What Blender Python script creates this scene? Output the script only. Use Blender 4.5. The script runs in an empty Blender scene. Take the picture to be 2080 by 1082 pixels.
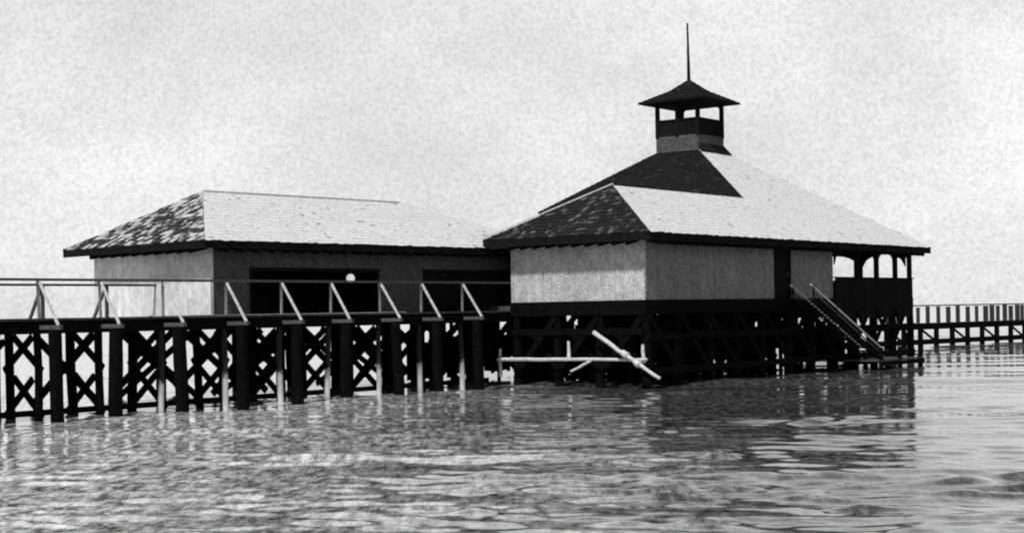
import bpy, math, random
import numpy as np
from mathutils import Vector, Matrix, noise as mnoise

random.seed(7)
rng = np.random.default_rng(7)
R = math.radians
scene = bpy.context.scene
COL = scene.collection

# ------------------------------------------------------------------ frame
F = 3059.0                       # focal length in photo pixels (2080 wide)
H = 2.70                         # eye height above the water (from a small boat)
ROLL = R(1.03)
HEAD = R(38)                     # heading of the pier and of the bath house, from +Y
P1 = (4.65, 52.8)                # near corner of the bath house
RV = (math.sin(HEAD), math.cos(HEAD)); LV = (-math.cos(HEAD), math.sin(HEAD))
ROT = math.pi/2 - HEAD
def W(a, b, z=0.0):
    return Vector((P1[0]+a*RV[0]+b*LV[0], P1[1]+a*RV[1]+b*LV[1], z))
def px_of(p):
    X = p[0]/p[1]; Z = (p[2]-H)/p[1]; c, s = math.cos(ROLL), math.sin(ROLL)
    return 1040+F*(c*X-s*Z), 541+93-F*(s*X+c*Z)
def a_at(px, b, z):              # where along a line of the quay a sight line falls
    lo, hi = -45.0, 40.0
    for _ in range(50):
        m = (lo+hi)/2
        if px_of(W(m, b, z))[0] < px: lo = m
        else: hi = m
    return (lo+hi)/2

# ------------------------------------------------------------------ materials
def new_mat(name):
    m = bpy.data.materials.new(name); m.use_nodes = True
    nt = m.node_tree; bs = nt.nodes['Principled BSDF']
    return m, nt, bs
def grey(v): return (v, v, v, 1)
def ramp(nt, fac, stops):
    n = nt.nodes.new('ShaderNodeValToRGB')
    el = n.color_ramp.elements
    while len(el) < len(stops): el.new(0.5)
    for e, (p, v) in zip(el, stops):
        e.position = p; e.color = grey(v)
    nt.links.new(fac, n.inputs[0]); return n.outputs[0]
def noise(nt, scale, detail=4, rough=0.6, vec=None, stretch=None):
    n = nt.nodes.new('ShaderNodeTexNoise')
    n.inputs['Scale'].default_value = scale; n.inputs['Detail'].default_value = detail
    n.inputs['Roughness'].default_value = rough
    if vec is None:
        tc = nt.nodes.new('ShaderNodeTexCoord'); vec = tc.outputs['Object']
    if stretch:
        mp = nt.nodes.new('ShaderNodeMapping'); mp.inputs['Scale'].default_value = stretch
        nt.links.new(vec, mp.inputs[0]); vec = mp.outputs[0]
    nt.links.new(vec, n.inputs['Vector']); return n.outputs['Fac']
def mix(nt, fac, a, b, mode='MIX'):
    n = nt.nodes.new('ShaderNodeMix'); n.data_type = 'RGBA'; n.blend_type = mode
    if isinstance(fac, (int, float)): n.inputs[0].default_value = fac
    else: nt.links.new(fac, n.inputs[0])
    for k, v in ((6, a), (7, b)):
        if isinstance(v, (int, float)): n.inputs[k].default_value = grey(v)
        else: nt.links.new(v, n.inputs[k])
    return n.outputs[2]
def bump(nt, bs, h, strength, dist=0.02):
    n = nt.nodes.new('ShaderNodeBump'); n.inputs['Strength'].default_value = strength
    n.inputs['Distance'].default_value = dist
    nt.links.new(h, n.inputs['Height']); nt.links.new(n.outputs[0], bs.inputs['Normal'])

def wood(name, lo, hi, scale=9, island=0.35, rough=0.85, stretch=None):
    m, nt, bs = new_mat(name)
    c = ramp(nt, noise(nt, scale, 6, 0.75, stretch=stretch), [(0.3, lo), (0.7, hi)])
    g = nt.nodes.new('ShaderNodeNewGeometry')
    r = ramp(nt, g.outputs['Random Per Island'], [(0, 1-island), (1, 1.0)])
    c = mix(nt, 1.0, c, r, 'MULTIPLY')
    nt.links.new(c, bs.inputs['Base Color']); bs.inputs['Roughness'].default_value = rough
    bs.inputs['Specular IOR Level'].default_value = 0.02
    bump(nt, bs, noise(nt, scale*3, 4, 0.7), 0.4)
    return m
def wall_mat(name, lo, hi, grain=14.0):
    m, nt, bs = new_mat(name)
    big = ramp(nt, noise(nt, 0.9, 4, 0.6), [(0.3, 0.72), (0.7, 1.0)])
    fine = ramp(nt, noise(nt, grain, 5, 0.85), [(0.36, lo), (0.64, hi)])
    streak = ramp(nt, noise(nt, 3.0, 4, 0.7, stretch=(1.2, 1.2, 0.8)), [(0.35, 0.7), (0.6, 1.0)])
    c = mix(nt, 1.0, mix(nt, 1.0, fine, big, 'MULTIPLY'), streak, 'MULTIPLY')
    g = nt.nodes.new('ShaderNodeNewGeometry')
    c = mix(nt, 1.0, c, ramp(nt, g.outputs['Random Per Island'], [(0, 0.84), (1, 1.0)]), 'MULTIPLY')
    nt.links.new(c, bs.inputs['Base Color']); bs.inputs['Roughness'].default_value = 0.8
    bs.inputs['Specular IOR Level'].default_value = 0.2
    bump(nt, bs, noise(nt, 22, 4, 0.7), 0.35, 0.015)
    return m
def shingle_mat(name, lo, hi, spot=None, spot_at=(0.55, 0.62), spot_scale=2.2, vary=0.4):
    m, nt, bs = new_mat(name)
    c = ramp(nt, noise(nt, 11, 6, 0.8), [(0.33, lo), (0.67, hi)])
    g = nt.nodes.new('ShaderNodeNewGeometry')
    c = mix(nt, 1.0, c, ramp(nt, g.outputs['Random Per Island'], [(0, 1-vary), (1, 1.0)]), 'MULTIPLY')
    if spot is not None:
        ad = nt.nodes.new('ShaderNodeMath'); ad.operation = 'MULTIPLY_ADD'; ad.inputs[1].default_value = 0.3
        sb = nt.nodes.new('ShaderNodeMath'); sb.operation = 'SUBTRACT'; sb.inputs[1].default_value = 0.15
        nt.links.new(noise(nt, spot_scale, 6, 0.65), sb.inputs[0]); nt.links.new(g.outputs['Random Per Island'], ad.inputs[0]); nt.links.new(sb.outputs[0], ad.inputs[2])
        f = ramp(nt, ad.outputs[0], [(spot_at[0], 0), (spot_at[1], 1)])
        c = mix(nt, f, c, spot)
    nt.links.new(c, bs.inputs['Base Color']); bs.inputs['Roughness'].default_value = 0.85
    bs.inputs['Specular IOR Level'].default_value = 0.15
    bump(nt, bs, noise(nt, 30, 3, 0.7), 0.4, 0.01)
    return m

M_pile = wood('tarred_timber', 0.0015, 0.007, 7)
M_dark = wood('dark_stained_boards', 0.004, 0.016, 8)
M_deck = wood('grey_deck_planks', 0.03, 0.10, 8)
M_pale = wood('sun_bleached_timber', 0.20, 0.80, 13, 0.25)
M_mid = wood('greyed_timber', 0.12, 0.4, 10, 0.3)
M_rail = wood('weathered_rail', 0.03, 0.14, 12)
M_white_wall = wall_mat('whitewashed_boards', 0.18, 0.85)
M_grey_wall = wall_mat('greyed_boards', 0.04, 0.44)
M_murky_wall = wall_mat('murky_boards', 0.008, 0.18)  # even dark tone for the pavilion's long wall
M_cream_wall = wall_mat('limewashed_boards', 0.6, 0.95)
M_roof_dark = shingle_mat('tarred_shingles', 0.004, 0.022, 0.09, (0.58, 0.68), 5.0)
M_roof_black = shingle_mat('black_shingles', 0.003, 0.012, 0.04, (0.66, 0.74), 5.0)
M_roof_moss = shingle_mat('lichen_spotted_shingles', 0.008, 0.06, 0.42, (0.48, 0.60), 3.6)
M_roof_pale = shingle_mat('glare_painted_shingles', 0.40, 0.74, 0.16, (0.66, 0.76), 4.0, 0.12)  # pale shingles, glare on the slopes put into the colour
M_pile_lit, _nt, _bs = new_mat('light_painted_timber')  # streak of light at the pile foot put into the timber colour
_tc = _nt.nodes.new('ShaderNodeTexCoord'); _sp = _nt.nodes.new('ShaderNodeSeparateXYZ'); _nt.links.new(_tc.outputs['Object'], _sp.inputs[0])
_ad = _nt.nodes.new('ShaderNodeMath'); _ad.operation = 'MULTIPLY_ADD'; _ad.inputs[1].default_value = 1.4
_nt.links.new(noise(_nt, 2.0, 5, 0.7), _ad.inputs[0]); _nt.links.new(_sp.outputs[2], _ad.inputs[2])
_mr = _nt.nodes.new('ShaderNodeMapRange'); _mr.inputs[1].default_value = 1.45; _mr.inputs[2].default_value = 1.8; _mr.inputs[3].default_value = 1; _mr.inputs[4].default_value = 0
_nt.links.new(_ad.outputs[0], _mr.inputs[0])
_nt.links.new(mix(_nt, _mr.outputs[0], 0.008, 0.6), _bs.inputs['Base Color']); _bs.inputs['Roughness'].default_value = 0.9
M_far = wood('far_weathered_palings', 0.03, 0.10, 5)

# ------------------------------------------------------------------ builders
class MB:
    def __init__(s): s.v = []; s.f = []; s.mi = []; s.cur = 0
    def add(s, vs, fs):
        o = len(s.v); s.v += [tuple(x) for x in vs]
        for f in fs: s.f.append([i+o for i in f]); s.mi.append(s.cur)
        return s
    def box(s, x0, x1, y0, y1, z0, z1):
        return s.add([(x0,y0,z0),(x1,y0,z0),(x1,y1,z0),(x0,y1,z0),(x0,y0,z1),(x1,y0,z1),(x1,y1,z1),(x0,y1,z1)],
            [(0,3,2,1),(4,5,6,7),(0,1,5,4),(1,2,6,5),(2,3,7,6),(3,0,4,7)])
    def beam(s, p, q, w, h):
        p = Vector(p); q = Vector(q); d = (q-p).normalized()
        up = Vector((0,0,1)) if abs(d.z) < 0.95 else Vector((1,0,0))
        u = d.cross(up).normalized(); n = u.cross(d)
        vs = []
        for c in (p, q):
            for (i, j) in ((-1,-1),(1,-1),(1,1),(-1,1)): vs.append(c+u*(i*w/2)+n*(j*h/2))
        return s.add(vs, [(0,1,2,3),(7,6,5,4),(0,4,5,1),(1,5,6,2),(2,6,7,3),(3,7,4,0)])
    def pole(s, p, q, r0, r1, n=10, segs=4, wob=0.0):
        p = Vector(p); q = Vector(q); d = (q-p); L = d.length; d.normalize()
        up = Vector((0,0,1)) if abs(d.z) < 0.95 else Vector((1,0,0))
        u = d.cross(up).normalized(); w = u.cross(d)
        vs = []; fs = []
        for k in range(segs+1):
            t = k/segs; c = p+d*(L*t)
            if 0 < k < segs: c = c+u*random.uniform(-wob, wob)+w*random.uniform(-wob, wob)
            r = r0+(r1-r0)*t
            for i in range(n):
                an = 2*math.pi*i/n; rr = r*(1+random.uniform(-.06,.06))
                vs.append(c+u*(rr*math.cos(an))+w*(rr*math.sin(an)))
        for k in range(segs):
            for i in range(n):
                j = (i+1) % n; fs.append((k*n+i, k*n+j, (k+1)*n+j, (k+1)*n+i))
        fs.append(tuple(range(n))[::-1]); fs.append(tuple(segs*n+i for i in range(n)))
        return s.add(vs, fs)
    def prism(s, poly, off):     # planar polygon pushed along off
        off = Vector(off); n = len(poly); P = [Vector(x) for x in poly]
        vs = P+[x+off for x in P]
        fs = [tuple(range(n))[::-1], tuple(range(n, 2*n))]
        for i in range(n):
            j = (i+1) % n; fs.append((i, j, n+j, n+i))
        return s.add(vs, fs)
    def build(s, name, mats, parent=None, smooth=False):
        me = bpy.data.meshes.new(name)
        me.from_pydata(s.v, [], s.f); me.update()
        for m in (mats if isinstance(mats, (list, tuple)) else [mats]): me.materials.append(m)
        if any(s.mi): me.polygons.foreach_set('material_index', s.mi)
        import bmesh
        bm = bmesh.new(); bm.from_mesh(me); bmesh.ops.recalc_face_normals(bm, faces=bm.faces); bm.to_mesh(me); bm.free()
        if smooth: me.polygons.foreach_set('use_smooth', [True]*len(me.polygons))
        o = bpy.data.objects.new(name, me); COL.objects.link(o)
        if parent is not None: o.parent = parent
        return o

def thing(name, label, cat, loc, rot=0.0, group=None):
    o = bpy.data.objects.new(name, None); COL.objects.link(o)
    o.location = loc; o.rotation_euler = (0, 0, rot); o.empty_display_size = 0.3
    o['label'] = label; o['category'] = cat
    if group: o['group'] = group
    return o
def tag(o, label, cat, group=None):
    o['label'] = label; o['category'] = cat
    if group: o['group'] = group
    return o

def shingles(mb, poly, along, expo=0.27, width=0.23, lift=0.03, jag=0.03):
    """courses of single shingles over a convex planar polygon; along = eave direction"""
    P = [Vector(p) for p in poly]
    n = Vector((0,0,0))
    for i in range(len(P)): n += P[i].cross(P[(i+1) % len(P)])
    n.normalize()
    if n.z < 0: n = -n
    e = Vector(along).normalized(); up = n.cross(e).normalized()
    if up.z < 0: up = -up
    o = P[0]
    uv = [((p-o).dot(e), (p-o).dot(up)) for p in P]
    v0 = min(q[1] for q in uv); v1 = max(q[1] for q in uv)
    def span(v):
        xs = []
        for i in range(len(uv)):
            (xa, ya), (xb, yb) = uv[i], uv[(i+1) % len(uv)]
            if abs(ya-yb) < 1e-9:
                if abs(v-ya) < 1e-6: xs += [xa, xb]
                continue
            t = (v-ya)/(yb-ya)
            if -1e-9 <= t <= 1+1e-9: xs.append(xa+(xb-xa)*t)
        return (min(xs), max(xs)) if len(xs) >= 2 else None
    k = 0; v = v0
    while v < v1-0.02:
        vt = min(v+expo*1.15, v1-0.002)
        s0, s1 = span(v+1e-5), span(vt)
        if s0 is None or s1 is None: break
        u = math.floor((min(s0[0], s1[0])-o.dot(e)*0)/width)*width-(k % 2)*width*0.5
        ue = max(s0[1], s1[1])
        while u < ue:
            ww = width
            a0 = min(max(u+0.006, s0[0]), s0[1]); b0 = min(max(u+ww-0.006, s0[0]), s0[1])
            a1 = min(max(u+0.006, s1[0]), s1[1]); b1 = min(max(u+ww-0.006, s1[0]), s1[1])
            if b0-a0 > 0.015 or b1-a1 > 0.015:
                dv = random.uniform(-jag, jag*0.4); th = lift*random.uniform(0.8, 1.3)
                q = [o+e*a0+up*(v+dv), o+e*b0+up*(v+dv), o+e*b1+up*vt, o+e*a1+up*vt]
                top = [q[0]+n*th, q[1]+n*th, q[2]+n*0.006, q[3]+n*0.006]
                mb.add(q[:2]+top, [(2,3,4,5),(0,1,3,2),(0,2,5),(1,4,3)])
            u += ww
        v += expo; k += 1

def roof_slab(mb, poly, t=0.10):
    mb.prism(poly, (0, 0, -t))

def arch_panel(mb, p, q, z_spring, z_top, thick, rise=None, n=10):
    """board between two posts with an arch cut out of it: p, q in plan"""
    p = Vector((p[0], p[1], 0)); q = Vector((q[0], q[1], 0)); d = (q-p); L = d.length; d.normalize()
    nn = Vector((-d.y, d.x, 0))*thick
    rise = rise or (z_top-z_spring)*0.86
    base = p-nn*0.5
    for k in range(n):
        t0, t1 = k/n, (k+1)/n
        z0 = z_spring+rise*math.sqrt(max(0, 1-(2*t0-1)**2)); z1 = z_spring+rise*math.sqrt(max(0, 1-(2*t1-1)**2))
        mb.prism([base+d*(L*t0)+Vector((0,0,z0)), base+d*(L*t1)+Vector((0,0,z1)), base+d*(L*t1)+Vector((0,0,z_top)), base+d*(L*t0)+Vector((0,0,z_top))], nn)

def boards(mb, x0, x1, z0, z1, at, bw=0.2, axis='x', thick=0.04, gap=0.004):
    """a boarded wall of upright boards along one axis"""
    n = max(1, round((x1-x0)/bw)); w = (x1-x0)/n
    for i in range(n):
        u0 = x0+i*w+gap/2; u1 = x0+(i+1)*w-gap/2; j = random.uniform(0, 0.006)
        if axis == 'x': mb.box(u0, u1, at-j, at+thick-j, z0, z1)
        else: mb.box(at-j, at+thick-j, u0, u1, z0, z1)

# ------------------------------------------------------------------ BATH HOUSE  (local x = a, y = b)
FLOOR = 3.06; EAVE = 5.39; SL = 0.54; OV = 0.8; WB = 5.8
RIDGE = EAVE+SL*3.7
bath = thing('bath_house', 'long bath house over the water with dark and pale hipped roofs and a lookout turret', 'building', W(0, 0, 0), ROT)
HALL0, HALL1, HALLB = 14.8, 22.9, 12.4
# walls
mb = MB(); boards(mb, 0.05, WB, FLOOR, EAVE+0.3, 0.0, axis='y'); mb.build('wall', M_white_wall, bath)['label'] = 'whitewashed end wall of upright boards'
DOOR0, DOOR1 = a_at(1575, 0, 4), a_at(1603, 0, 4)
mb = MB()
boards(mb, 0.0, DOOR0-0.12, FLOOR, EAVE+0.3, 0.0); boards(mb, DOOR1+0.12, HALL0, FLOOR, EAVE+0.3, 0.0)
mb.box(DOOR0-0.12, DOOR1+0.12, 0.01, 0.05, EAVE-0.25, EAVE+0.3)
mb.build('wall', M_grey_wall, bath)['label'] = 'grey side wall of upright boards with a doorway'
mb = MB(); boards(mb, 0.05, 13.2, FLOOR, EAVE+0.3, WB); mb.build('wall', M_white_wall, bath)
mb = MB(); boards(mb, 0.06, WB+2.0, FLOOR, EAVE+0.3, HALL0-0.05, axis='y'); mb.build('wall', M_dark, bath)
mb = MB(); mb.prism([(13.2, 0.6, EAVE+0.3), (13.2, 2.9, RIDGE-0.15), (13.2, 13.2, RIDGE-0.15), (13.2, 13.2, FLOOR), (13.2, WB+0.1, FLOOR), (13.2, WB+0.1, EAVE+0.3)], (0.06, 0, 0))
mb.build('wall', M_dark, bath)['label'] = 'dark raised wall under the upper roof'
# door with frame
mb = MB(); mb.box(DOOR0, DOOR1, 0.02, 0.07, FLOOR+0.03, EAVE-0.3)
d = mb.build('door', M_dark, bath)
mb = MB()
for x in (DOOR0-0.11, DOOR1+0.01): mb.box(x, x+0.10, -0.04, 0.08, FLOOR+0.03, EAVE-0.26)
mb.box(DOOR0-0.11, DOOR1+0.11, -0.045, 0.085, EAVE-0.3, EAVE-0.18); mb.build('door_frame', M_dark, d)
mb = MB(); mb.pole((DOOR1-0.14, 0.02, FLOOR+1.0), (DOOR1-0.14, -0.06, FLOOR+1.0), 0.03, 0.035, 8, 1); mb.build('handle', M_rail, d)
# corner boards
mb = MB(); mb.box(-0.03, 0.10, -0.03, 0.045, FLOOR, EAVE); mb.build('corner_board', M_white_wall, bath)
mb = MB(); mb.box(-0.03, 0.06, WB+0.003, WB+0.09, FLOOR, EAVE); mb.build('corner_board', M_white_wall, bath)
# floor, rim beams
mb = MB(); mb.box(0.02, HALL0, 0.06, WB-0.01, FLOOR-0.12, FLOOR-0.01); mb.box(HALL0, HALL1, 0.06, HALLB, FLOOR-0.12, FLOOR-0.01); mb.box(13.0, HALL0, WB-0.01, HALLB, FLOOR-0.12, FLOOR-0.01)
mb.build('floor', M_deck, bath)
mb = MB()
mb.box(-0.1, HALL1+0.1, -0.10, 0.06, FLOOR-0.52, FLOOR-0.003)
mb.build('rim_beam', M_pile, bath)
mb = MB(); mb.box(-0.1, 0.02, 0.06, WB+0.1, FLOOR-0.52, FLOOR-0.003); mb.build('rim_beam', M_pile, bath)
mb = MB(); mb.box(HALL1-0.02, HALL1+0.1, 0.06, HALLB+0.1, FLOOR-0.52, FLOOR-0.003); mb.build('rim_beam', M_pile, bath)
mb = MB(); mb.box(0.02, 13.0, WB-0.03, WB+0.1, FLOOR-0.52, FLOOR-0.003); mb.build('rim_beam', M_pile, bath)
mb = MB(); mb.box(13.0, HALL1-0.02, HALLB, HALLB+0.1, FLOOR-0.52, FLOOR-0.003); mb.build('rim_beam', M_pile, bath)
# lower roof over the wing
R1a = 2.45
E1 = (-OV, -OV, EAVE); E4 = (-OV, WB+OV, EAVE); R1 = (R1a, 2.9, RIDGE); R2 = (12.38, 2.9, RIDGE)
FT = (12.38, -OV, EAVE)
TA0, TA1, TB0, TB1 = 17.8, 20.16, 8.32, 10.68
TZ = EAVE+SL*(TB0+OV)
C1 = (TA0, TB0, TZ); C4 = (TA0, TB1, TZ); T2 = (TA1, TB0, TZ); T3 = (TA1, TB1, TZ)
E2 = (23.5, -OV, EAVE); E3 = (23.5, 16.1, EAVE); TIP = (12.38, 13.9, RIDGE)
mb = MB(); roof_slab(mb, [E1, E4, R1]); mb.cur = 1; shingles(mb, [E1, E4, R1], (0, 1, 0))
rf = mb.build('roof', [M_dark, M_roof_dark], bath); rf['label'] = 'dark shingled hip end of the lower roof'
mb = MB()
mb.beam((-OV-0.02, WB+OV+0.02, EAVE+0.06), (R1a+0.03, 2.93, RIDGE+0.07), 0.16, 0.05); mb.build('hip_cap', M_pale, rf)
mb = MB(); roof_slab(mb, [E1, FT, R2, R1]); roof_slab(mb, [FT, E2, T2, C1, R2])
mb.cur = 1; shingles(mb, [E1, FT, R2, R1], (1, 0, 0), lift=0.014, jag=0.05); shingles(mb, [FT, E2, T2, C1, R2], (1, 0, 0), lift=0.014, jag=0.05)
rf2 = mb.build('roof', [M_dark, M_roof_pale], bath); rf2['label'] = 'broad glare-painted roof slope facing the open water'
BK = [R1, R2, (13.2, 2.9, RIDGE), (13.2, WB+OV, EAVE), E4]
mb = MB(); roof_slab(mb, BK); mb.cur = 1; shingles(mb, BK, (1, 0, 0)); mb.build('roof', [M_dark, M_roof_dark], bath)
# upper roof
UL = [R2, C1, C4, TIP]
mb = MB(); roof_slab(mb, UL, 0.14); mb.cur = 1; shingles(mb, UL, (0, 1, 0)); rf3 = mb.build('roof', [M_dark, M_roof_black], bath); rf3['label'] = 'black upper roof slope below the turret'
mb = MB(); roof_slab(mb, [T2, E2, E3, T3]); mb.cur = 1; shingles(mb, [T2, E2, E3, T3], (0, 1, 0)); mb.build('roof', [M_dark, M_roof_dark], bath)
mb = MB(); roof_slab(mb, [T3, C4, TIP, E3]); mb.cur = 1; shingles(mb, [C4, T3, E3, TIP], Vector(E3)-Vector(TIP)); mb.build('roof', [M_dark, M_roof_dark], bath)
# fascia boards and rafter tails
mb = MB(); mb.beam((-OV, -OV+0.03, EAVE-0.15), (23.5, -OV+0.03, EAVE-0.15), 0.05, 0.27); mb.build('fascia', M_dark, bath)
mb = MB(); mb.beam((-OV+0.03, -OV+0.06, EAVE-0.15), (-OV+0.03, WB+OV, EAVE-0.15), 0.05, 0.27); mb.build('fascia', M_dark, bath)
k = 0
for i in range(40):
    a = 0.25+i*0.58
    mb = MB(); mb.beam((a, -OV+0.06, EAVE-0.26), (a, 0.0, EAVE-0.12), 0.1, 0.34); mb.build('rafter_tail', M_dark, bath)
for i in range(10):
    b = 0.25+i*0.58
    mb = MB(); mb.beam((-OV+0.06, b, EAVE-0.26), (0.0, b, EAVE-0.12), 0.1, 0.34); mb.build('rafter_tail', M_dark, bath)
# open hall: posts, half walls, arches
posts_n = [a_at(p, 0, 4.5) for p in (1741, 1781, 1819)]
pa = [HALL0+0.1]+posts_n+[HALL1]
for a in pa[1:]:
    mb = MB(); mb.box(a-0.09, a+0.09, -0.06, 0.12, FLOOR, EAVE-0.02); mb.build('post', M_dark, bath)
endb = [2.5, 5.0, 7.5, 10.0, HALLB]
for b in endb:
    mb = MB(); mb.box(HALL1-0.09, HALL1+0.09, b-0.09, b+0.09, FLOOR, EAVE-0.02); mb.build('post', M_dark, bath)
for a in (HALL0+2.7, HALL0+5.4):
    mb = MB(); mb.box(a-0.09, a+0.09, HALLB-0.09, HALLB+0.09, FLOOR, EAVE-0.02); mb.build('post', M_dark, bath)
HW = FLOOR+0.86
mb = MB(); boards(mb, HALL0, HALL1, FLOOR-0.9, HW, -0.115, 0.16, thick=0.03); mb.beam((HALL0, -0.09, HW+0.03), (HALL1+0.1, -0.09, HW+0.03), 0.16, 0.05); mb.build('half_wall', M_dark, bath)
mb = MB(); boards(mb, 0.0, HALLB, FLOOR-0.9, HW, HALL1+0.11, 0.16, axis='y', thick=0.03); mb.beam((HALL1+0.1, 0.02, HW+0.03), (HALL1+0.1, HALLB, HW+0.03), 0.16, 0.05); mb.build('half_wall', M_dark, bath)
mb = MB(); boards(mb, HALL0, HALL1, FLOOR, HW, HALLB+0.11, 0.16, thick=0.03); mb.build('half_wall', M_dark, bath)
for i in range(len(pa)-1):
    mb = MB(); arch_panel(mb, (pa[i]+0.09, 0.03), (pa[i+1]-0.09, 0.03), 4.50, EAVE, 0.06, 0.62); mb.build('arch', M_dark, bath)
eb = [0.12]+endb
for i in range(len(eb)-1):
    mb = MB(); arch_panel(mb, (HALL1, eb[i]+0.09), (HALL1, eb[i+1]-0.09), 4.50, EAVE, 0.06, 0.62); mb.build('arch', M_dark, bath)
# piles and bracing
pile_pos = []
for i in range(7):
    for b in (0.05, 1.95, 3.85, 5.7): pile_pos.append((0.1+i*2.1, b))
for i in range(5):
    for b in (0.05, 3.1, 6.2, 9.3, 12.3): pile_pos.append((14.8+i*2.02, b))
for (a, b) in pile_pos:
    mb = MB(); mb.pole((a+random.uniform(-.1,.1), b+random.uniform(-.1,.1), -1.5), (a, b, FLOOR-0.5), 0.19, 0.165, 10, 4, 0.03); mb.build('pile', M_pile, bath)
def xbrace(par, p, q, z0, z1, off, w=0.19, m=None):
    p = Vector((p[0], p[1], 0)); q = Vector((q[0], q[1], 0)); o = Vector(off)
    mb = MB(); mb.beam(p+Vector((0,0,z0))+o, q+Vector((0,0,z1))+o, 0.06, w*1.15); mb.build('cross_brace', m or M_pile, par)
    mb = MB(); mb.beam(p+Vector((0,0,z1))-o, q+Vector((0,0,z0))-o, 0.06, w*1.15); mb.build('cross_brace', m or M_pile, par)
cols = [0.1+i*2.1 for i in range(7)]+[14.8+i*2.02 for i in range(5)]
for i in range(len(cols)-1):
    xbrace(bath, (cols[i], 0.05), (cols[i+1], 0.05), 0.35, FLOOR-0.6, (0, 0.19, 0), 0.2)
for i in range(6):
    xbrace(bath, (cols[i], 3.85), (cols[i+1], 3.85), 0.3, FLOOR-0.6, (0, 0.19, 0), 0.22)
for i in range(7, 11):
    xbrace(bath, (cols[i], 6.2), (cols[i+1], 6.2), 0.3, FLOOR-0.6, (0, 0.19, 0), 0.22)
for j, (b0, b1) in enumerate(((0.05, 1.95), (1.95, 3.85), (3.85, 5.7))):
    for a in (0.1, 4.3, 8.5): xbrace(bath, (a, b0), (a, b1), 0.4, FLOOR-0.6, (0.19, 0, 0), 0.2)
for (z, b) in ((0.55, 0.0), (1.75, 0.0)):
    mb = MB(); mb.beam((0, b-0.16, z), (HALL1, b-0.16, z), 0.08, 0.24); mb.build('girt', M_pile, bath)
mb = MB(); mb.beam((-0.12, 0, 1.95), (-0.12, WB, 1.95), 0.08, 0.24); mb.build('girt', M_pile, bath)
# boards added on the far side to block light, short ones leave gaps
def screen(x0, x1, at, axis, name='light_screen', miss=0.07):
    mb = MB(); n = int((x1-x0)/0.22)
    for i in range(n):
        u = x0+i*(x1-x0)/n; w = (x1-x0)/n
        zt = FLOOR-0.1; zb = random.uniform(-0.2, 0.25)
        if random.random() < miss: zt = random.uniform(1.4, 2.3)
        if random.random() < miss*0.25: zb = random.uniform(0.4, 0.9)
        g = random.uniform(0.0, 0.012)
        if axis == 'x': mb.box(u+g, u+w-g, at, at+0.03, zb, zt)
        else: mb.box(at, at+0.03, u+g, u+w-g, zb, zt)
    return mb.build(name, M_pile, bath)
screen(0.3, 14.6, WB+0.12, 'x', miss=0.5); screen(14.8, HALL1, HALLB+0.12, 'x', miss=0.5); screen(3.2, HALLB, HALL1-0.35, 'y', miss=0.5)

mb = MB(); mb.box(0.3, 13.1, WB+0.16, 11.5, FLOOR-0.3, FLOOR-0.12); mb.build('gap_darkening_deck', M_deck, bath)  # deck and its piles added to darken the gap behind the pier
for (a, b) in ((0.5, 8.4), (0.5, 11.2), (4.5, 8.4), (4.5, 11.2), (8.6, 8.4), (8.6, 11.2)):
    mb = MB(); mb.pole((a, b, -1.5), (a, b, FLOOR-0.3), 0.18, 0.16, 10, 3, 0.03); mb.build('pile', M_pile, bath)
for a in (0.5, 4.5):
    xbrace(bath, (a, 6.0), (a, 8.4), 0.3, FLOOR-0.5, (0.19, 0, 0), 0.2); xbrace(bath, (a, 8.4), (a, 11.2), 0.3, FLOOR-0.5, (0.19, 0, 0), 0.2)

screen(0.3, 13.0, 11.5, 'x', miss=0.4)
# turret with sub-parts
TE = H+10.1; TAP = H+11.2
tm = MB(); 
for (x0, x1, y0, y1) in ((TA0, TA1, TB0, TB0+0.05), (TA0, TA1, TB1-0.05, TB1), (TA0, TA0+0.05, TB0+0.05, TB1-0.05), (TA1-0.05, TA1, TB0+0.05, TB1-0.05)):
    z = TZ-1.2
    while z < H+8.34-0.01:
        tm.box(x0-0.012, x1+0.012, y0-0.012, y1+0.012, z, z+0.135); tm.box(x0, x1, y0, y1, z+0.135, z+0.15); z += 0.15
M_clap = wall_mat('dark_clapboard', 0.02, 0.17, 12)
turret = tm.build('turret', M_clap, bath)
mb = MB()
for (p, q) in (((TA0-0.3, TB0-0.3), (TA1+0.3, TB0-0.3)), ((TA1+0.3, TB0-0.3), (TA1+0.3, TB1+0.3))):
    pa_, qa_ = Vector((p[0], p[1], 0)), Vector((q[0], q[1], 0))
    inn = Vector(((TA0+TA1)/2, (TB0+TB1)/2, 0))
    pi = pa_+(inn-pa_)*0.2; qi = qa_+(inn-qa_)*0.2
    zb = TZ+SL*(-0.3)+0.03
    if p[0] != q[0]: mb.prism([pa_+Vector((0,0,zb)), qa_+Vector((0,0,zb)), qi+Vector((0,0,TZ+0.3)), pi+Vector((0,0,TZ+0.3))], (0,0,0.05))
    else: mb.prism([pa_+Vector((0,0,zb)), qa_+Vector((0,0,zb-0.1)), qi+Vector((0,0,TZ+0.3)), pi+Vector((0,0,TZ+0.3))], (0,0,0.05))
mb.build('flashing', M_roof_black, turret)
zr0, zr1 = H+8.30, H+9.15
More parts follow.
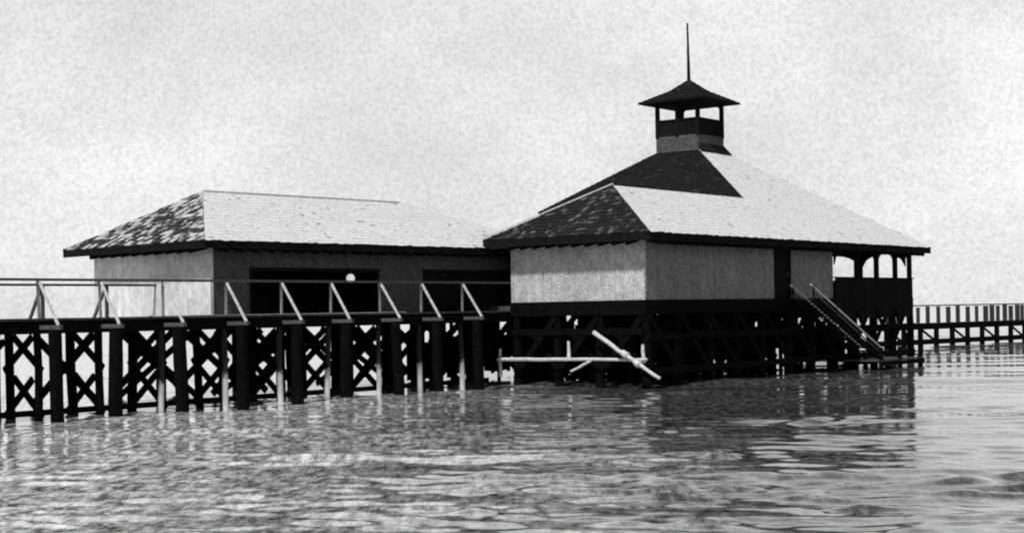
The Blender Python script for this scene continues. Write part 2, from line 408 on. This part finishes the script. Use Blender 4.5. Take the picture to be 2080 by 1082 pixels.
for (p, q) in (((TA0, TB0), (TA1, TB0)), ((TA1, TB0), (TA1, TB1)), ((TA1, TB1), (TA0, TB1)), ((TA0, TB1), (TA0, TB0))):
    mb = MB(); pv, qv = Vector((p[0], p[1], 0)), Vector((q[0], q[1], 0)); dd = (qv-pv).normalized(); nn = Vector((-dd.y, dd.x, 0))
    n = 12
    for i in range(n):
        c = pv+dd*((i+0.5)*(qv-pv).length/n)+nn*0.05
        mb.beam(c+Vector((0,0,zr0)), c+Vector((0,0,zr1)), (qv-pv).length/n-0.004, 0.03) if abs(dd.x) < 0.5 else mb.beam(c+Vector((0,0,zr0)), c+Vector((0,0,zr1)), 0.03, (qv-pv).length/n-0.004)
    mb.beam(pv+nn*0.05+Vector((0,0,zr1)), qv+nn*0.05+Vector((0,0,zr1)), 0.14, 0.06)
    mb.build('balustrade', M_dark, turret)
    pl = [pv, (pv+qv)/2, qv]
    if not (p[0] == TA0 and q[0] == TA0): pl = [pv, qv]
    for k in range(len(pl)-1):
        mb = MB(); mb.beam(pl[k]+Vector((0,0,zr0))+dd*(0.05 if k == 0 else 0)+nn*0.05, pl[k]+Vector((0,0,TE+0.05))+dd*(0.05 if k == 0 else 0)+nn*0.05, 0.17, 0.17); mb.build('post', M_dark, turret)
        mb = MB(); a0 = pl[k]+nn*0.05; a1 = pl[k+1]+nn*0.05
        arch_panel(mb, a0+dd*0.06, a1-dd*0.06, H+9.66, TE+0.02, 0.06, 0.40); mb.build('arch', M_dark, turret)
mb = MB(); mb.box(TA0+0.1, TA1-0.1, TB0+0.1, TB1-0.1, zr0-0.05, zr0+0.02); mb.build('turret_floor', M_dark, turret)
o_ = 0.62; ca, cb = (TA0+TA1)/2, (TB0+TB1)/2; hs = 1.18
def ring(h, z): return [(ca-h, cb-h, z), (ca+h, cb-h, z), (ca+h, cb+h, z), (ca-h, cb+h, z)]
g0 = ring(hs+o_, TE-0.06); g1 = ring(0.70, TE+0.52); apx = (ca, cb, TAP)
mb = MB(); mb.prism(g0, (0, 0, -0.07)); mb.cur = 1
for i in range(4):
    j = (i+1) % 4; al = Vector(g0[j])-Vector(g0[i])
    mb.add([g0[i], g0[j], g1[j], g1[i]], [(0,1,2,3)]); mb.add([g1[i], g1[j], apx], [(0,1,2)])
    shingles(mb, [g0[i], g0[j], g1[j], g1[i]], al, 0.2, 0.2); shingles(mb, [g1[i], g1[j], apx], al, 0.2, 0.2)
trf = mb.build('turret_roof', [M_dark, M_roof_black], turret)
mb = MB(); mb.pole((ca, cb, TAP-0.2), (ca-0.06, cb, H+13.95), 0.085, 0.04, 10, 6, 0.006); mb.build('flagpole', M_dark, turret)

# ------------------------------------------------------------------ ENTRANCE PAVILION on the pier
HL = R(42)
L1 = Vector((-9.55, 47.8, 0))
pav = thing('entrance_pavilion', 'low whitewashed pavilion on the pier with a hipped roof and wide dark openings', 'building', L1, math.pi/2-HL)
rv2 = Vector((math.sin(HL), math.cos(HL), 0)); lv2 = Vector((-math.cos(HL), math.sin(HL), 0))
def u_at(px, y=0.0, z=4.0):
    lo, hi = -8.0, 30.0
    for _ in range(50):
        m = (lo+hi)/2; p = L1+rv2*m+lv2*y+Vector((0,0,z))
        if px_of(p)[0] < px: lo = m
        else: hi = m
    return (lo+hi)/2
PF = 2.80; PE = H+2.42; PW = 6.6; PL = u_at(1046)+1.5; OV2 = 0.75
o0, o1, o2, o3 = u_at(511), u_at(766), u_at(862), u_at(1030)
OT = H+1.50                      # head of the openings
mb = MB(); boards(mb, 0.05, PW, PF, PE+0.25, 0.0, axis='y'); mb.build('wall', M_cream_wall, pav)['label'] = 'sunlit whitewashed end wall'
mb = MB()
boards(mb, 0.0, o0, PF, OT, 0.0); boards(mb, o1, o2, PF, OT, 0.0); boards(mb, o3, PL, PF, OT, 0.0)
boards(mb, 0.0, PL, OT+0.002, PE+0.25, 0.0)
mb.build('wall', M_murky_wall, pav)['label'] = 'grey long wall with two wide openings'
mb = MB(); boards(mb, 0.05, PL, PF, PE+0.25, PW-0.05); mb.build('wall', M_dark, pav)
mb = MB(); boards(mb, 0.05, PW-0.06, PF, PE+0.25, PL-0.05, axis='y'); mb.build('wall', M_dark, pav)
mb = MB(); boards(mb, 0.05, PL-0.06, PF, PE, 3.2); mb.build('inner_wall', M_dark, pav)
for (x0, x1) in ((o0, o1), (o2, o3)):
    mb = MB(); mb.box(x0-0.09, x0+0.03, -0.03, 0.07, PF, OT); mb.box(x1-0.03, x1+0.09, -0.03, 0.07, PF, OT); mb.box(x0-0.1, x1+0.1, -0.035, 0.075, OT, OT+0.12); mb.build('door_frame', M_dark, pav)
mb = MB(); boards(mb, o2+0.04, o3-0.04, PF+0.02, OT-0.02, 0.02, 0.16); mb.build('door', M_dark, pav)
mb = MB(); mb.box(0, PL, 0.05, PW-0.06, PF-0.14, PF-0.02); mb.build('floor', M_deck, pav)
mb = MB(); mb.box(-0.03, 0.09, -0.03, 0.045, PF, PE); mb.build('corner_board', M_cream_wall, pav)
AP = (2.2, PW/2, H+4.33); AQ = (PL-4.5, PW/2, H+4.33)
G1 = (-OV2, -OV2, PE); G2 = (PL+OV2, -OV2, PE); G3 = (PL+OV2, PW+OV2, PE); G4 = (-OV2, PW+OV2, PE)
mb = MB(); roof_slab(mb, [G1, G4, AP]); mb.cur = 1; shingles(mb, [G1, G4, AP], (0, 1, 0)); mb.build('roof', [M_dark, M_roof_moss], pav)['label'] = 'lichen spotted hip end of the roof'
mb = MB(); roof_slab(mb, [G1, G2, AQ, AP]); mb.cur = 1; shingles(mb, [G1, G2, AQ, AP], (1, 0, 0), lift=0.014, jag=0.05); prf = mb.build('roof', [M_dark, M_roof_pale], pav); prf['label'] = 'long glare-painted roof slope'
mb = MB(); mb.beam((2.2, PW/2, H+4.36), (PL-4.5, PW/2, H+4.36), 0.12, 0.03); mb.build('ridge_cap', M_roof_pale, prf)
mb = MB(); roof_slab(mb, [G3, G4, AP, AQ]); mb.cur = 1; shingles(mb, [G4, G3, AQ, AP], (1, 0, 0)); mb.build('roof', [M_dark, M_roof_dark], pav)
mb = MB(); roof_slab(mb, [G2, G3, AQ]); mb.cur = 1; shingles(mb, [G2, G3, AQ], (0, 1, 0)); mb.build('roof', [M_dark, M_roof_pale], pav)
mb = MB(); mb.beam((-OV2, -OV2+0.03, PE-0.13), (PL+OV2, -OV2+0.03, PE-0.13), 0.05, 0.24); mb.build('fascia', M_dark, pav)
mb = MB(); mb.beam((-OV2+0.03, -OV2+0.06, PE-0.13), (-OV2+0.03, PW+OV2, PE-0.13), 0.05, 0.24); mb.build('fascia', M_dark, pav)
for i in range(int(PL/0.62)):
    a = 0.2+i*0.62
    mb = MB(); mb.beam((a, -OV2+0.06, PE-0.22), (a, 0.0, PE-0.08), 0.1, 0.32); mb.build('rafter_tail', M_dark, pav)
for i in range(10):
    b = 0.2+i*0.62
    mb = MB(); mb.beam((-OV2+0.06, b, PE-0.22), (0.0, b, PE-0.08), 0.1, 0.32); mb.build('rafter_tail', M_dark, pav)
nb = 7
for i in range(nb):
    for b in (3.2, 5.8):
        a = 0.3+i*(PL-0.6)/(nb-1)
        mb = MB(); mb.pole((a, b, -1.5), (a, b, PF-0.14), 0.18, 0.16, 10, 3, 0.03); mb.build('pile', M_pile, pav)
for i in range(nb-1):
    a0 = 0.3+i*(PL-0.6)/(nb-1); a1 = 0.3+(i+1)*(PL-0.6)/(nb-1)
    xbrace(pav, (a0, 5.8), (a1, 5.8), 0.2, PF-0.5, (0, 0.2, 0), 0.22)
# lantern over the wide opening
lp = L1+rv2*u_at(712, -0.25)+lv2*(-0.25)
lan = thing('globe_lantern', 'glowing round lantern hanging over the wide dark opening of the pavilion', 'lantern', (lp.x, lp.y, H+1.27), math.pi/2-HL)
M_glow, nt, bs = new_mat('lit_opal_glass'); bs.inputs['Base Color'].default_value = grey(0.8)
bs.inputs['Emission Color'].default_value = grey(1); bs.inputs['Emission Strength'].default_value = 0.3
mb = MB(); n = 14; vs = []; fs = []
for k in range(9):
    t = -math.pi/2+math.pi*(k+0.0)/8; rr = max(0.012, 0.15*math.cos(t))
    for i in range(n): vs.append((rr*math.cos(2*math.pi*i/n), rr*math.sin(2*math.pi*i/n), 0.16*math.sin(t)))
for k in range(8):
    for i in range(n): fs.append((k*n+i, k*n+(i+1) % n, (k+1)*n+(i+1) % n, (k+1)*n+i))
mb.add(vs, fs); mb.build('globe', M_glow, lan, True)
mb = MB(); mb.pole((0, 0, 0.15), (0, 0, 0.22), 0.10, 0.05, 10, 1); mb.build('cap', M_dark, lan)
mb = MB(); mb.beam((0, 0, 0.23), (0, 0.27, 0.30), 0.03, 0.03); mb.build('bracket', M_dark, lan)

# ------------------------------------------------------------------ APPROACH PIER
BR, BO = 6.0, 5.1                # railing line, outrigger ends
DECK = 2.77
PA0 = -31.0
pier = thing('approach_pier', 'timber approach pier on cross braced piles with a braced railing', 'pier', W(-12, BR, 0), ROT)
def pl(a, b, z): return (a+12, b-BR, z)
BB = 11.2
mb = MB(); n = int((1.0-PA0)/0.22)
for i in range(n):
    a = PA0+i*0.22
    bend = BB if a < -6 else 8.4
    mb.box(a+12+0.006, a+12.214, -0.12, bend-BR, DECK-0.06-random.uniform(0, 0.006), DECK-random.uniform(0, 0.008))
mb.build('deck', M_deck, pier)
mb = MB(); mb.box(PA0+12, 12.9, -0.10, 0.05, DECK-0.42, DECK-0.064); mb.build('stringer', M_pile, pier)
mb = MB(); mb.box(PA0+12, 12.9, 2.5, 2.65, DECK-0.42, DECK-0.064); mb.build('stringer', M_pile, pier)
mb = MB(); mb.box(PA0+12, 6, BB-BR-0.12, BB-BR, DECK-0.42, DECK-0.064); mb.build('stringer', M_pile, pier)
pos = [a_at(p, BO, 2.5) for p in (120, 245, 372, 500, 612, 712, 812, 895, 978)]
st = pos[1]-pos[0]
bents = [pos[0]-st*k for k in (4, 3, 2, 1)]+pos
for i, a in enumerate(bents):
    rows = (BO+0.2, BR+0.1, 7.4, BB-0.15)
    for j, b in enumerate(rows):
        if j == 3 and i > 6: continue
        th = (0.175, 0.085 if i > 5 else 0.11, 0.13, 0.12)[j]*random.uniform(0.92, 1.1); zt = DECK-(0.31 if j == 0 else 0.42)
        mb = MB(); mb.pole(pl(a+random.uniform(-.13,.13), b+random.uniform(-.09,.09), -1.6), pl(a, b, zt), th*1.1, th, 10, 4, 0.03); mb.build('pile', M_pile_lit if (j == 1 and i > 5) else M_pile, pier)
    mb = MB(); mb.beam(pl(a-0.2, BR-0.05, DECK-0.3), pl(a-0.2, BB, DECK-0.3), 0.14, 0.22); mb.build('cap_beam', M_pile, pier)
    mb = MB(); mb.beam(pl(a, BO-0.1, DECK-0.25), pl(a, BR-0.11, DECK-0.25), 0.10, 0.11); mb.build('outrigger', M_rail, pier)
    P_, Q_, S_ = pl(a, rows[1], 0), pl(a, rows[2], 0), pl(a, rows[3], 0)
    xbrace(pier, P_, Q_, 1.35, DECK-0.5, (0.15, 0, 0), 0.17)
    xbrace(pier, P_, Q_, 0.1, 1.15, (0.15, 0, 0), 0.17)
    if a > -17 and i % 2: xbrace(pier, Q_, S_, 0.2, DECK-0.5, (0.15, 0, 0), 0.17)
    # railing
    mb = MB(); mb.beam(pl(a, BR-0.02, DECK), pl(a+random.uniform(-.03,.03), BR-0.02, DECK+1.0), 0.06, 0.06)
    po = mb.build('railing_post', M_mid, pier)
    mb = MB(); mb.beam(pl(a+random.uniform(-.04,.04), BO, DECK-0.20), pl(a, BR-0.07, DECK+0.97), 0.05, 0.065); mb.build('railing_brace', M_pale, pier)
    if a < -9.5:
        mb = MB(); mb.beam(pl(a-0.5, BB-0.1, DECK), pl(a-0.5, BB-0.1, DECK+1.0), 0.09, 0.09); mb.build('railing_post', M_rail, pier)
        mb = MB(); mb.beam(pl(a-0.5, BB+0.7, DECK-0.2), pl(a-0.5, BB-0.05, DECK+0.97), 0.07, 0.09); mb.build('railing_brace', M_rail, pier)
for i in range(5, len(bents)-1, 3):
    xbrace(pier, pl(bents[i], 9.2, 0), pl(bents[i+1], 9.2, 0), 0.2, DECK-0.5, (0, 0.1, 0), 0.2)
for i in range(len(bents)-1):
    if i == 3 or i == 8:
        mb = MB(); mb.beam(pl(bents[i], 7.6, 0.3), pl(bents[i+1], 7.6, DECK-0.6), 0.06, 0.17); mb.build('sway_brace', M_pile, pier)
mb = MB(); mb.beam(pl(PA0, BR-0.02, DECK+1.035), pl(0.9, BR-0.02, DECK+1.035), 0.12, 0.07); mb.build('top_rail', M_rail, pier)
mb = MB(); mb.beam(pl(PA0, BB-0.1, DECK+1.035), pl(-9.6, BB-0.1, DECK+1.035), 0.12, 0.07); mb.build('top_rail', M_rail, pier)
mb = MB(); mb.beam(pl(PA0, BR+0.3, 0.22), pl(-1.0, BR+0.3, 0.22), 0.09, 0.16); mb.build('waler', M_pile, pier)

# ------------------------------------------------------------------ pale timbers at the wing end
bo = thing('mooring_boom', 'long horizontal pale timber boom along the piles below the white end wall', 'boom', W(-0.45, 2.9, 0), ROT)
mb = MB(); mb.pole((0, -3.25, 0.98), (0, 3.35, 0.95), 0.055, 0.07, 8, 10, 0.012); mb.build('boom_pole', M_pale, bo)
for (y, z0, z1) in ((0.15, 0.95, 1.62), (-3.05, 0.85, 1.5), (3.3, 0.3, 1.35)):
    mb = MB(); mb.pole((0.09, y, z0), (0.16, y+0.06, z1), 0.075, 0.05, 8, 3, 0.015); mb.build('upright', M_pale, bo)
mb = MB(); mb.pole((-0.02, -0.9, 0.93), (-0.3, -0.2, 0.55), 0.05, 0.04, 8, 3, 0.02); mb.build('strut', M_pale, bo)
lpz = W(-0.5, 1.84, 1.93); q = W(-1.0, -1.22, 0.40)
lean = MB(); 
lo = thing('leaning_pole', 'knotty pale pole slanting down across the boom below the white end wall', 'pole', (q.x, q.y, 0))
Z0 = 0.36
mb = MB(); dv = lpz-Vector((q.x, q.y, 0)); mb.pole((0, 0, Z0), (dv.x, dv.y, dv.z), 0.06, 0.085, 9, 10, 0.03); mb.build('shaft', M_pale, lo, True)
for t in (0.52, 0.33):
    c = Vector((0, 0, Z0)).lerp(dv, t); dd = (dv-Vector((0,0,Z0))).normalized()
    mb = MB(); mb.pole(c-dd*0.14, c+dd*0.14, 0.13, 0.11, 9, 3, 0.02); mb.build('knot', M_pale, lo, True)

# ------------------------------------------------------------------ gangway
GB0, GB1 = -0.35, -1.25
ga0, ga1 = a_at(1608, GB0, 3.4), a_at(1786, GB1, 0.8)
gw = thing('gangway', 'sloping timber gangway with pale handrails down from the side door', 'gangway', W(ga0, GB0, 0), ROT)
GL = ga1-ga0; gz0, gz1 = FLOOR-0.08, 0.42
def gz(t): return gz0+(gz1-gz0)*t
for b in (0.0, GB1-GB0):
    mb = MB(); mb.beam((0.2, b, gz(0)), (GL, b, gz(1)), 0.08, 0.22); mb.build('stringer', M_pile, gw)
    mb = MB(); mb.beam((-0.1, b, gz(0)+0.62), (GL+0.1, b, gz(1)+0.5), 0.05, 0.06); mb.build('handrail', M_pale, gw)
    mb = MB(); mb.beam((0.0, b, gz(0)+0.36), (GL, b, gz(1)+0.3), 0.045, 0.05); mb.build('handrail', M_rail if b else M_dark, gw)
    for t in (0.02, 0.34, 0.67, 0.98):
        mb = MB(); mb.beam((GL*t, b, gz(t)), (GL*t, b, gz(t)+0.62-0.12*t), 0.06, 0.06); mb.build('railing_post', M_dark, gw)
n = 22
for i in range(n):
    t = (i+0.5)/n
    mb = MB(); mb.box(GL*t-0.11, GL*t+0.11, GB1-GB0+0.05, -0.05, gz(t)+0.06, gz(t)+0.10); mb.build('tread', M_dark, gw)
# landing stage
ls = thing('landing_stage', 'low dark landing stage on short piles at the foot of the gangway', 'landing stage', W(ga1-1.2, -1.4, 0), ROT)
mb = MB()
for i in range(22): mb.box(-0.6+i*0.2, -0.6+i*0.2+0.185, -0.8, 1.0, 0.36, 0.41)
mb.build('deck', M_deck, ls)
for x in (-0.5, 1.4, 3.6):
    for y in (-0.7, 0.9):
        mb = MB(); mb.pole((x, y, -1.2), (x, y, 0.95 if y < 0 else 0.5), 0.12, 0.10, 9, 3, 0.02); mb.build('pile', M_pile, ls)
for y in (-0.78, 0.95):
    mb = MB(); mb.beam((-0.6, y, 0.26), (3.8, y, 0.26), 0.08, 0.18); mb.build('beam', M_pile, ls)
# ------------------------------------------------------------------ far boardwalk
FD = R(46); fd = Vector((math.sin(FD), math.cos(FD), 0))
f0 = Vector((26.9, 98.0, 0))
fb = thing('far_boardwalk', 'distant low boardwalk with an upright paling fence running off to the right', 'boardwalk', f0, math.pi/2-FD)
x0, x1 = -9.0, 42.0
mb = MB(); mb.box(x0, x1, 0, 2.4, 1.10, 1.48); mb.build('deck', M_pile, fb)
mb = MB(); mb.beam((x0, 0.0, 2.66), (x1, 0.0, 2.66), 0.08, 0.08); mb.build('top_rail', M_far, fb)
mb = MB(); mb.beam((x0, 0.0, 0.30), (x1, 0.0, 0.30), 0.12, 0.34); mb.build('waler', M_pile, fb)
i = 0; x = x0+0.3
while x < x1:
    w = 0.5 if x < 6.5 else 0.6
    if x < 16:
        mb = MB(); mb.box(x, x+w*random.uniform(0.75, 1.1), -0.03, 0.02, 1.48, 2.60+random.uniform(-0.06, 0.03)); mb.build('paling', M_far, fb)
        x += random.uniform(1.1, 1.35) if x < 6.5 else random.uniform(0.78, 0.95)
    else: x += 1
mb = MB(); x = 16.0
while x < x1: mb.box(x, x+0.5, -0.03, 0.02, 1.48, 2.6); x += 0.75
mb.build('paling', M_far, fb)
for k in range(26):
    xx = x0+0.5+k*2.0
    mb = MB(); mb.pole((xx, 0.1, -1.2), (xx, 0.1, 1.24), 0.2, 0.17, 8, 2, 0.02); mb.build('pile', M_pile, fb)
    if k % 2 == 0:
        mb = MB(); mb.beam((xx, 0.15, 1.2), (xx+2.0, 0.15, 0.3), 0.06, 0.16); mb.build('cross_brace', M_pile, fb)

# ------------------------------------------------------------------ WATER
def grow(start, step, g, stop):
    out = [start]; s = step
    while out[-1] < stop: out.append(out[-1]+s); s *= g
    return out
yy = np.array([-400, -150, -60, -25, -8, 2.0, 8.0]+grow(12.0, 0.075, 1.0042, 150)+grow(156, 6, 1.12, 6000))
xp = np.array(grow(0.0, 0.07, 1.0055, 60.0)); xp = np.concatenate([xp, np.array(grow(64, 4, 1.16, 5000))])
xx = np.concatenate([-xp[:0:-1], xp])+3.0
X, Y = np.meshgrid(xx, yy)
dx = np.gradient(xx)[None, :]*np.ones_like(X); dy = np.gradient(yy)[:, None]*np.ones_like(X)
cell = np.maximum(dx, dy)
Z = np.zeros_like(X)
gust = 0.75+0.45*np.sin(X*0.16+0.9+0.35*np.sin(Y*0.21))*np.cos(Y*0.055-0.6+0.3*np.sin(X*0.13))
gust += 0.25*np.sin(X*0.41+Y*0.23+1.0)*np.sin(Y*0.33-X*0.12)
gust = np.clip(gust, 0.25, 1.35)
def band(wl, spread, cnt, limit=True):
    out = np.zeros_like(X)
    for _ in range(cnt):
        l_ = wl*rng.uniform(0.65, 1.5); th = rng.normal(R(12), spread*0.7)
        kx, ky = math.sin(th)*2*math.pi/l_, math.cos(th)*2*math.pi/l_
        ph = rng.uniform(0, 6.28)
        wob = 0.6*np.sin(X*kx*0.21+Y*0.13+ph*2)+0.5*np.sin(Y*ky*0.17-X*0.19+ph)
        fade = np.clip((l_/np.maximum(cell, 1e-3)-3)/3, 0, 1) if limit else 1.0
        out += fade*np.sin(X*kx+Y*ky+ph+wob)
    return out*math.sqrt(2/cnt)
for (wl, amp, spread, cnt, patchy) in ((9.0, 0.030, 0.12, 4, 0), (3.4, 0.015, 0.2, 6, 1), (0.9, 0.0200, 0.6, 28, 1), (0.5, 0.0170, 0.75, 36, 1), (0.3, 0.0075, 0.8, 28, 1)):
    q = band(wl, spread, cnt)
    if patchy:
        env = band(wl*4.5, 0.8, 6, False)
        q = (q+0.22*(q*q-1))*np.clip(0.45+0.55*env, 0.2, 1.9)*gust
    Z += amp*q
ny, nx = X.shape
V = np.stack([X, Y, Z], -1).reshape(-1, 3)
idx = np.arange(nx*ny).reshape(ny, nx)
Fq = np.stack([idx[:-1,:-1], idx[:-1,1:], idx[1:,1:], idx[1:,:-1]], -1).reshape(-1, 4)
me = bpy.data.meshes.new('water'); me.vertices.add(len(V)); me.vertices.foreach_set('co', V.ravel())
me.loops.add(Fq.size); me.loops.foreach_set('vertex_index', Fq.ravel().astype(np.int32))
me.polygons.add(len(Fq)); me.polygons.foreach_set('loop_start', np.arange(0, Fq.size, 4, dtype=np.int32))
me.polygons.foreach_set('use_smooth', np.ones(len(Fq), dtype=bool)); me.update(calc_edges=True)
M_water, nt, bs = new_mat('rippled_lake_water')
bs.inputs['Base Color'].default_value = grey(0.2); bs.inputs['Roughness'].default_value = 0.03
bs.inputs['IOR'].default_value = 2.3
_tc = nt.nodes.new('ShaderNodeTexCoord'); _sp = nt.nodes.new('ShaderNodeSeparateXYZ'); nt.links.new(_tc.outputs['Object'], _sp.inputs[0])
_m = nt.nodes.new('ShaderNodeMath'); _m.operation = 'MULTIPLY_ADD'; _m.inputs[1].default_value = -0.055; _m.inputs[2].default_value = -0.15
nt.links.new(_sp.outputs[0], _m.inputs[0])
_a = nt.nodes.new('ShaderNodeMath'); _a.operation = 'ADD'; nt.links.new(_m.outputs[0], _a.inputs[0]); nt.links.new(noise(nt, 0.22, 6, 0.65), _a.inputs[1])
water_tone = ramp(nt, _a.outputs[0], [(0.15, 0.14), (0.72, 0.85)])         # brightness of the water on the left put into its colour
fleck = ramp(nt, noise(nt, 1.0, 7, 0.8, stretch=(4.5, 1.5, 1)), [(0.42, 0.10), (0.60, 1.0)])   # ripple light and dark put into the colour as flecks
nt.links.new(mix(nt, 1.0, water_tone, fleck, 'MULTIPLY'), bs.inputs['Base Color'])
h1 = noise(nt, 4.0, 7, 0.7, stretch=(1.4, 0.9, 1))
bump(nt, bs, h1, 0.25, 0.005)
me.materials.append(M_water)
wo = bpy.data.objects.new('water', me); COL.objects.link(wo); wo['kind'] = 'structure'

# ------------------------------------------------------------------ sky, sun, camera
SUN_EL = R(52); sx, sy = -0.50, -0.866
w = bpy.data.worlds.new('World'); scene.world = w; w.use_nodes = True
nt = w.node_tree; bg = nt.nodes['Background']
sky = nt.nodes.new('ShaderNodeTexSky'); sky.sky_type = 'NISHITA'; sky.sun_disc = False
sky.sun_elevation = SUN_EL; sky.sun_rotation = math.atan2(sx, sy)
sky.dust_density = 4.0; sky.air_density = 1.0
bw = nt.nodes.new('ShaderNodeRGBToBW'); nt.links.new(sky.outputs[0], bw.inputs[0])
tc = nt.nodes.new('ShaderNodeTexCoord')
c1 = ramp(nt, noise(nt, 3.4, 4, 0.55, tc.outputs['Generated'], (1, 1, 1.6)), [(0.32, 0.68), (0.66, 1.0)])
c2 = ramp(nt, noise(nt, 330.0, 6, 0.9, tc.outputs['Generated']), [(0.36, 0.70), (0.58, 1.0)])
sp = nt.nodes.new('ShaderNodeSeparateXYZ'); nt.links.new(tc.outputs['Generated'], sp.inputs[0])
lay = ramp(nt, sp.outputs[2], [(0.24, 1.0), (0.52, 0.22), (1.0, 0.18)])     # thin high cloud, thickest low down
flat = mix(nt, 0.85, bw.outputs[0], mix(nt, 1.0, 7.3, lay, 'MULTIPLY'))
out = mix(nt, 1.0, mix(nt, 1.0, flat, c1, 'MULTIPLY'), c2, 'MULTIPLY')
nt.links.new(out, bg.inputs['Color']); bg.inputs['Strength'].default_value = 0.11
sl = bpy.data.lights.new('sun', 'SUN'); sl.energy = 3.0; sl.angle = R(5); sl.color = (1, 1, 1)
so = bpy.data.objects.new('sun', sl); COL.objects.link(so)
d = Vector((sx*math.cos(SUN_EL), sy*math.cos(SUN_EL), math.sin(SUN_EL))).normalized()
so.rotation_euler = d.to_track_quat('Z', 'Y').to_euler(); so.location = (0, 0, 60)

cam = bpy.data.cameras.new('camera'); co = bpy.data.objects.new('camera', cam); COL.objects.link(co)
cam.sensor_fit = 'HORIZONTAL'; cam.sensor_width = 36; cam.lens = F/2080*36; cam.shift_y = 93/2080
cam.clip_start = 0.1; cam.clip_end = 20000
c, s = math.cos(ROLL), math.sin(ROLL)
co.matrix_world = Matrix(((c, s, 0, 0), (0, 0, -1, 0), (-s, c, 0, H), (0, 0, 0, 1)))
scene.camera = co
scene.view_settings.view_transform = 'Standard'; scene.view_settings.look = 'None'
scene.view_settings.exposure = 0.55; scene.view_settings.gamma = 1.0
scene.render.film_transparent = False
scene.cycles.filter_width = 2.1
